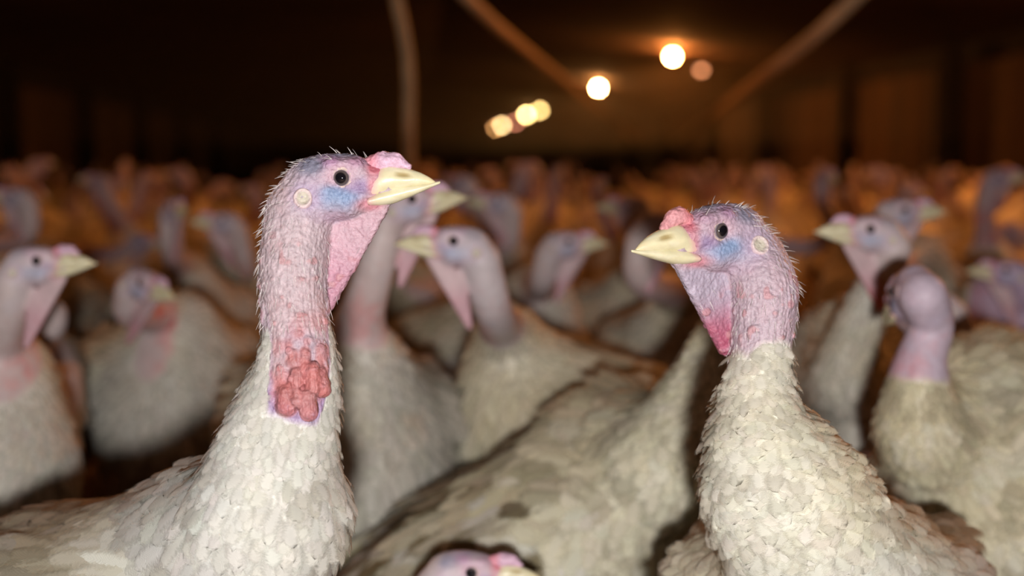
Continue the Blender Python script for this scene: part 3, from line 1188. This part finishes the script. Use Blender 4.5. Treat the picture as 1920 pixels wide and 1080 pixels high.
            if detail >= 1:
                a = np.linspace(0, 2 * np.pi, nr, endpoint=False)
                b = np.linspace(0, 2 * np.pi, ns, endpoint=False)
                R, tb = 7.7, 1.75
                X = (R * 1.02 + tb * np.cos(b))[None] * np.cos(a)[:, None]
                Z = (R * .97 + tb * np.cos(b))[None] * np.sin(a)[:, None]
                Yl = sd * (14.7 + tb * .75 * np.sin(b))[None] * np.ones((nr, 1)) - sd * .9 * (np.cos(a)[:, None] > 5)
                Vl = np.stack([X + .5, Yl, Z - .5], -1).reshape(-1, 3)
                i = np.arange(nr)[:, None]
                j = np.arange(ns)[None]
                fl_ = np.stack([i * ns + j, ((i + 1) % nr) * ns + j, ((i + 1) % nr) * ns + (j + 1) % ns, i * ns + (j + 1) % ns], -1).reshape(-1, 4)
                lc = np.array([.56, .42, .38]) * (.85 + .3 * fbm(Vl * .4, 2)[:, None])
                mesh_np('eyelid', self.hpt(Vl), fl_ if sd < 0 else fl_[:, ::-1], M_SKIN if detail >= 2 else M_SKIN_FAR, eye, lc)
                # ear: a raised pale ring around a tuft-filled opening, laid on the skin
                o = self.hpt((-28, sd * 40, -16)); d_ = -self.Rh[:, 1] * sd
                p = o.copy()
                for _ in range(40):
                    dd = self.f(p[None])[0]
                    p = p + d_ * dd * .8
                    if dd < .0004:
                        break
                nrm = grad(self.f, p[None])[0]
                ax = norm(self.Rh[:, 2] - nrm * (self.Rh[:, 2] @ nrm)); ay = np.cross(nrm, ax)
                k = .001 * self.hs
                rings = [(0, .3), (2.2, .3), (4.0, .2), (5.0, .9), (5.9, 1.6), (6.9, 1.1), (7.8, -1.2)]
                na = 32 if detail >= 2 else 14
                a = np.linspace(0, 2 * np.pi, na, endpoint=False)
                Ve = np.concatenate([p + k * (r * (np.cos(a)[:, None] * ax * 1.12 + np.sin(a)[:, None] * ay) + hgt * nrm) for r, hgt in rings])
                rc = np.array([[.50, .45, .37], [.54, .49, .40], [.46, .40, .33], [.54, .44, .42], [.62, .50, .48], [.58, .43, .46], [.50, .37, .42]])
                ce_ = np.repeat(rc, na, 0)
                i = np.arange(len(rings) - 1)[:, None] * na
                j = np.arange(na)[None]
                fe = np.stack([i + j, i + na + j, i + na + (j + 1) % na, i + (j + 1) % na], -1).reshape(-1, 4)
                mesh_np('ear', Ve, fe, M_SKIN if detail >= 2 else M_SKIN_FAR, rt, ce_)

    def bristles(self, rt, V, Q):
        P = self.sample(V, Q, 60000)
        S, T, C = self.along(P)
        b = self.bare(P, S, C)
        q = (P - self.hp) @ self.Rh / self.hs * 1000
        # crown, nape and the back of the neck carry the longest; the neck sides lie flat
        crown = (q[:, 2] > 12) & (q[:, 0] < 20)
        nape = q[:, 0] < -26
        dens = np.where(crown, .13, np.where(nape, .22, np.where(q[:, 2] < -40, .20, .0)))
        m = (b > .5) & (self.rng.rand(len(P)) < dens * self.s.get('hair', 1.0)) & ((self.f_dew(P) > .002) | (self.rng.rand(len(P)) < .15))
        for c0, c1, ra, rb in self.s.get('caruncles', ()):
            m &= s_cap(P, c0 - self.root, c1 - self.root, ra, rb) > .003
        P = P[m]
        if len(P) > 3600:
            P = P[self.rng.choice(len(P), 3600, replace=False)]
        S, T, C = self.along(P)
        N = grad(self.f, P)
        q = (P - self.hp) @ self.Rh / self.hs * 1000
        n = len(P)
        T = norm(T - N * (T * N).sum(1, keepdims=True))
        up = np.clip(self.rng.normal(.7, .3, n), .12, 1.4)[:, None]
        nk = sstep(-50, -70, q[:, 2])[:, None]
        up = up * (1 - .45 * nk) * np.where((nk > .5) & (q[:, 0:1] > -50), .35, 1)
        D = norm(N * up + T * .75 + self.rng.normal(0, .16, (n, 3)))
        L = self.rng.uniform(.0035, .0085, n)[:, None]
        r = self.rng.uniform(.00018, .00034, n)[:, None]
        A = norm(np.cross(D, N + .01)); B = np.cross(D, A)
        rings = []
        for t, k in ((-.1, 1.2), (.5, .9), (1.0, .25)):
            ctr = P + D * L * t + T * L * .18 * t * t
            for a in (0, 2.094, 4.189):
                rings.append(ctr + (A * math.cos(a) + B * math.sin(a)) * r * k)
        X = np.stack(rings, 1)
        f1 = np.array([[i * 3 + j, i * 3 + (j + 1) % 3, i * 3 + 3 + (j + 1) % 3, i * 3 + 3 + j] for i in range(2) for j in range(3)])
        f = (np.arange(n)[:, None, None] * 9 + f1[None]).reshape(-1, 4)
        c = np.broadcast_to((np.array([.62, .56, .55]) * self.rng.uniform(.5, 1.3, (n, 1)))[:, None, :], X.shape)
        hb_ = mesh_np('bristles', X.reshape(-1, 3), f, M_HAIR, rt, np.clip(c.reshape(-1, 3), 0, .9))
        hb_['kind'] = 'stuff'


R_ = math.radians
exec_birds = True
D1 = 1.10
NK = lambda px, py, d, r: (at(px, py, d), r)
car = []
for px0, py0, px1, py1, r0, r1, dd in ((536, 735, 537, 762, 6, 7.5, -.030), (578, 745, 579, 772, 6, 7.5, -.033), (557, 700, 556, 716, 5, 6, -.030), (601, 700, 605, 730, 5, 6.5, -.024),
                                       (585, 690, 588, 725, 4.5, 6, -.030), (550, 665, 550, 676, 4, 5, -.026), (572, 660, 572, 690, 3, 4, -.027), (598, 655, 601, 690, 3, 4.5, -.020),
                                       (530, 700, 530, 725, 3.5, 5, -.024), (556, 735, 556, 750, 3, 5, -.034), (545, 640, 545, 646, 2, 3, -.024), (560, 620, 560, 626, 2, 3, -.023)):
    car.append((at(px0, py0, D1 + .008 + dd), at(px1, py1, D1 + .008 + dd), r0 * .001, r1 * .001))
hero1 = Turkey(dict(seed=3, nseg=4, head=at(647, 332, 1.112), hyaw=R_(-6), hpitch=0.0, body=(*at(200, 1100, 1.32)[:2], .375), heading=R_(-36), bpitch=R_(12), nk=.035,
                    neck=[NK(549, 500, 1.112, .0235), NK(553, 590, 1.11, .0225), NK(560, 660, 1.108, .0245), NK(553, 720, 1.112, .030), NK(535, 790, 1.118, .037), NK(515, 880, 1.125, .046), NK(500, 970, 1.135, .059)],
                    feather_from=.088, bare_dir=(.25, -.95, 0), bare_len=.066, bare_cut=.5, caruncles=car, red=(.05, .125, (.35, -.93, 0), .28), dew_shift=4, mottle=.75, dirt=.75, spots=.4, edge_lilac=.8,
                    tone=(.60, .48, .52, .25), vivid=1.45, white=(.86, .85, .80), lift=[.6, .38, .09, .06], dew_col=(.72, .46, .54), dew_red=(.68, .34, .45)))
hero1.build(.003, 3, 2, 'large sharp white turkey at the left front facing right, red wattles on its neck')

hero2 = Turkey(dict(seed=8, nseg=4, head=at(1330, 430, 1.175), hs=1.07, hyaw=R_(211), hpitch=R_(-8), body=(*at(1560, 1000, 1.425)[:2], .35), heading=R_(-104), bpitch=R_(8), nk=.045, chest=[((.11, -.01, .02), (.12, .13, .12))],
                    neck=[NK(1434, 540, 1.185, .0240), NK(1432, 600, 1.183, .0220), NK(1427, 660, 1.18, .0205), NK(1422, 720, 1.178, .0235), NK(1422, 780, 1.178, .030), NK(1437, 850, 1.18, .042), NK(1472, 930, 1.20, .058)],
                    feather_from=.076, bare_dir=(-.9, -.4, 0), bare_len=.012, dew=((35, -20), (-19, -44), (-3, -96)), spots=.45, dew_col=(.60, .50, .62), dew_red=(.56, .12, .21), dew_shift=0, mottle=.6, dirt=.6,
                    tone=(.64, .49, .60, .5), white=(.87, .85, .77), lift=[.55, .66, .28, .10], ruff=(.015, .027, .036, .055), ruffw=[.42, .42, .34, .22], ruff_gap=.92, curl=.2, cup=.30, soft=(.25, .35, .85),
                    snood_col=(.62, .28, .30), snood=((21, 10, 7), (28, 14.5, 7.2), (33, 14.5, 6.0), (42, 8, 4.0))))
hero2.build(.003, 3, 2, 'sharp white turkey at the right front facing left, thick ruff of small neck feathers')


FLOCK = []


def bird(label, head, hyaw, body, heading, hp=0, bp=14, h=.0045, detail=1, pin=False, **kw):
    d = dict(seed=len(label) * 7 + int(body[0] * 100) % 50, head=at(*head), hyaw=R_(hyaw), hpitch=R_(hp), body=(*at(body[0], 700, body[1])[:2], body[2]), heading=R_(heading), bpitch=R_(bp),
             red=(.05, .12, (math.cos(R_(heading)), math.sin(R_(heading)), 0), .22), dirt=.6, white=(.74, .70, .62), vivid=.5, spots=.15, tone=(.68, .58, .54, .65), skin_k=.82)
    d.update(kw)
    FLOCK.append([label, d, h, detail, pin])


DISCS = ((.13, .145), (-.04, .15), (-.20, .115), (-.34, .07))


def discs(x, y, a):
    return [(x + math.cos(a) * o, y + math.sin(a) * o, r) for o, r in DISCS]


DIRTY = dict(white=(.86, .81, .64), dirt=.6, mottle=1.0)
bird('turkey cut by the left edge, its head in profile facing right', (76, 487, 1.84), -4, (-190, 1.98, .41), -5, pin=True)
bird('turkey behind the edge bird at left, its pale breast below that head', (50, 560, 2.25), 200, (40, 2.38, .42), -70, hs=.95)
bird('small-looking turkey at left with red throat, head tilted down to the right', (276, 528, 2.3), -38, (232, 2.66, .40), -75, hp=-16, dirt=.3, red=(.02, .08, (.4, -.9, 0), .5))
bird('turkey standing behind the sharp left turkey, long pale neck, head half hidden', (770, 372, 1.86), 8, (620, 2.10, .42), -70, hp=4, dirt=.5, pin=True)
bird('blurred turkey left of centre facing left, dark eye and pale beak', (848, 450, 1.82), 190, (1110, 2.14, .42), 196, bs=.88, dirt=.4, tone=(.60, .55, .56, .65), white=(.76, .71, .60), pin=True)
bird('dirty cream turkey with big sloping body right of centre, head hidden by another', (1405, 490, 1.75), 70, (1010, 1.76, .325), 18, bp=25, h=.004, detail=1, dens=1.5, pin=True,
     neck=[NK(1352, 620, 1.70, .024), NK(1325, 700, 1.69, .033), NK(1296, 780, 1.68, .048), NK(1262, 850, 1.68, .064)], feather_from=.05, **DIRTY)
bird('turkey with only its lowered head showing at the bottom edge, facing right', (887, 1066, 1.48), -8, (985, 1.2, .19), 85, bs=.85, bp=0, sit=True, hp=-3, pin=True, vivid=.9)
bird('blurred turkey at right facing left, pale beak and grey-blue cheek', (1626, 428, 1.95), 186, (1592, 2.32, .41), -100, red=(.02, .08, (-.3, -.9, 0), .6), pin=True,
     neck=[NK(1640, 545, 2.0, .026), NK(1606, 620, 2.03, .031), NK(1586, 700, 2.07, .044)], feather_from=.055)
bird('turkey peering right from behind the head of the blurred left-facing one at right', (1694, 392, 2.5), -6, (1720, 3.2, .42), -80)
bird('turkey at the right edge with bowed lilac neck, face turned away to the left', (1697, 545, 1.66), 98, (2015, 1.77, .41), 190, hp=-34, hs=1.06, dew=((31, -25), (-8, -40), (0, -58)), tone=(.56, .47, .60, .6), h=.004, dens=1.5, pin=True,
     neck=[NK(1748, 610, 1.64, .022), NK(1728, 670, 1.64, .025), NK(1722, 730, 1.645, .035), NK(1735, 810, 1.66, .052)], feather_from=.108, **DIRTY)
bird('turkey bending low in the shadow between two bodies at right, lilac head showing', (1618, 893, 1.93), 235, (1440, 1.99, .20), -30, bs=.75, bp=0, sit=True, hp=-30, tone=(.45, .33, .48, .8), pin=True)
bird('turkey with small hazy head facing right, centre, behind the left-facing blurred one', (1066, 452, 2.65), -3, (1000, 2.95, .42), -40)
bird('turkey with pale breast, head behind the beak of the right sharp turkey', (1240, 420, 2.35), 20, (1185, 2.85, .42), -95)
bird('yellowish turkey back at right edge behind the bowed lilac-necked bird', (1748, 570, 2.22), 185, (2000, 2.5, .35), 186, hs=.85, hp=-10, white=(.80, .70, .42), pin=True)
bird('hazy turkey near the right edge with purple head', (1885, 505, 2.75), 170, (1930, 3.0, .42), 185, tone=(.5, .36, .55, .6))
bird('turkey with tall upright neck behind the centre, right of the small hazy head', (1180, 385, 3.1), 175, (1150, 3.45, .42), -90)
bird('turkey with raised grey head at left far back, left of a close pair', (330, 388, 2.95), -60, (335, 3.42, .42), -80)
bird('turkey with pinkish rounded neck at left far back, right of a close pair', (415, 412, 3.3), 200, (445, 4.05, .42), -100)
bird('turkey with pale head above the left edge bird, far back', (25, 365, 3.5), 180, (60, 3.85, .42), 200)
bird('grey turkey body turned away, behind the small-looking red-throated one', (125, 470, 3.6), 120, (120, 3.3, .42), 100, white=(.5, .48, .45))
bird('turkey whose purple head shows just beyond the beak of the left sharp turkey', (860, 340, 3.9), 170, (900, 4.4, .42), -60)
bird('turkey with pinkish arched neck behind the blurred left-facing one', (930, 375, 3.35), 190, (850, 3.7, .42), 150)

# nobody stands inside a neighbour: ease the hidden bodies of the farther birds apart
BODIES = [[hero1.s['body'][0], hero1.s['body'][1], hero1.s['heading'], True], [hero2.s['body'][0], hero2.s['body'][1], hero2.s['heading'], True]]
BODIES += [[d['body'][0], d['body'][1], d['heading'], pin] for _, d, _, _, pin in FLOCK]
for it in range(120):
    for i in range(len(BODIES)):
        for j in range(i):
            A, B = BODIES[i], BODIES[j]
            if A[3] and B[3] or math.hypot(A[0] - B[0], A[1] - B[1]) > .9:
                continue
            for xa, ya, ra in discs(*A[:3]):
                for xb, yb, rb in discs(*B[:3]):
                    ra_, rb_ = ra + .012, rb + .012
                    dx, dy = xa - xb, ya - yb
                    L_ = math.hypot(dx, dy) + 1e-6
                    o_ = ra_ + rb_ - L_
                    if o_ > 0:
                        wa, wb = (0, .35) if A[3] else (.35, 0) if B[3] else (.18, .18)
                        # push mostly away in depth, where the picture hardly shows it
                        A[0] += dx / L_ * o_ * wa * .6; A[1] += dy / L_ * o_ * wa
                        B[0] -= dx / L_ * o_ * wb * .6; B[1] -= dy / L_ * o_ * wb
for (label, d, h, detail, pin), b_ in zip(FLOCK, BODIES[2:]):
    d['body'] = (b_[0], b_[1], d['body'][2])
    Turkey(d).build(h, 0, detail, label)

# the crowd beyond: a few poses, each copied as a whole bird with its parts
protos = []
for i, (hy, hz_, hx) in enumerate(((5, .80, .30), (50, .78, .27), (-60, .76, .29), (160, .79, .22), (-20, .70, .36), (0, .60, .42))):
    T_ = Turkey(dict(seed=60 + i, head=(hx, 0.01 * i, hz_), hyaw=R_(hy), hpitch=R_(-4 * i), body=(0, 0, .41), heading=0.0, bpitch=R_(14), red=(.04, .1, (1, 0, 0), .25), vivid=.6, tone=(.60, .5, .5, .5), dirt=.6, white=(.74, .68, .58)))
    protos.append(T_.build(.0075, 0, 0, 'crowd'))
rng = random.Random(5)
placed = [discs(*b_[:3]) for b_ in BODIES]
WHERE = [('hazy turkey in the dim orange flock at left, before the dark wall', 'far turkeys at left'),
         ('hazy turkey in the dim orange flock beneath the lamps', 'far turkeys beneath the lamps'),
         ('hazy turkey in the dim orange flock at right', 'far turkeys at right')]
cnt = 0
used = set()
y = 3.1
tries = 0
while tries < 14000 and cnt < 230:
    tries += 1
    yy = 3.1 + 15 * rng.random() ** 1.6
    xx = (rng.random() - .5) * (0.80 * yy + .5)
    lat = BL @ np.array([xx, yy])
    if not WL + .5 < lat < WR - .5:
        continue
    ang = rng.uniform(0, 2 * math.pi)
    mine = discs(xx, yy, ang) + [(xx + math.cos(ang) * .30, yy + math.sin(ang) * .30, .07)]
    if any(abs(o[1][0] - xx) + abs(o[1][1] - yy) < 1.6 and any((a[0] - b[0]) ** 2 + (a[1] - b[1]) ** 2 < (a[2] + b[2] + .015) ** 2 for a in mine for b in o) for o in placed):
        continue
    placed.append(mine)
    k_ = rng.randrange(len(protos))
    src = protos[k_]
    c = src if k_ not in used else copy_tree(src)
    used.add(k_)
    c.location = (xx, yy, 0)
    c.rotation_euler = (0, 0, ang)
    sc_ = rng.uniform(.92, 1.05)
    c.scale = (sc_, sc_, sc_)
    px = 960 + FPX * xx / yy
    w = 0 if px < 620 else 1 if px < 1330 else 2
    tag(c, WHERE[w][0], 'bird', WHERE[w][1])
    cnt += 1

# dust hanging in the air of the far half of the barn
hb = MB()
hb.box((WL + .3, 15.0, 1.15), (WR - .3, Y1 - .1, 2.42), R=BR)
M_HAZE = bpy.data.materials.new('dusty_air')
M_HAZE.use_nodes = True
nt = M_HAZE.node_tree
nt.nodes.remove(nt.nodes['Principled BSDF'])
vs = nt.nodes.new('ShaderNodeVolumeScatter')
vs.inputs['Color'].default_value = (.9, .75, .6, 1)
vs.inputs['Density'].default_value = 0.016
vs.inputs['Anisotropy'].default_value = 0.55
nt.links.new(vs.outputs[0], nt.nodes['Material Output'].inputs['Volume'])
tag(hb.build('haze', M_HAZE, None, False), 'dusty brown air around the lamps', 'haze', None, 'stuff')
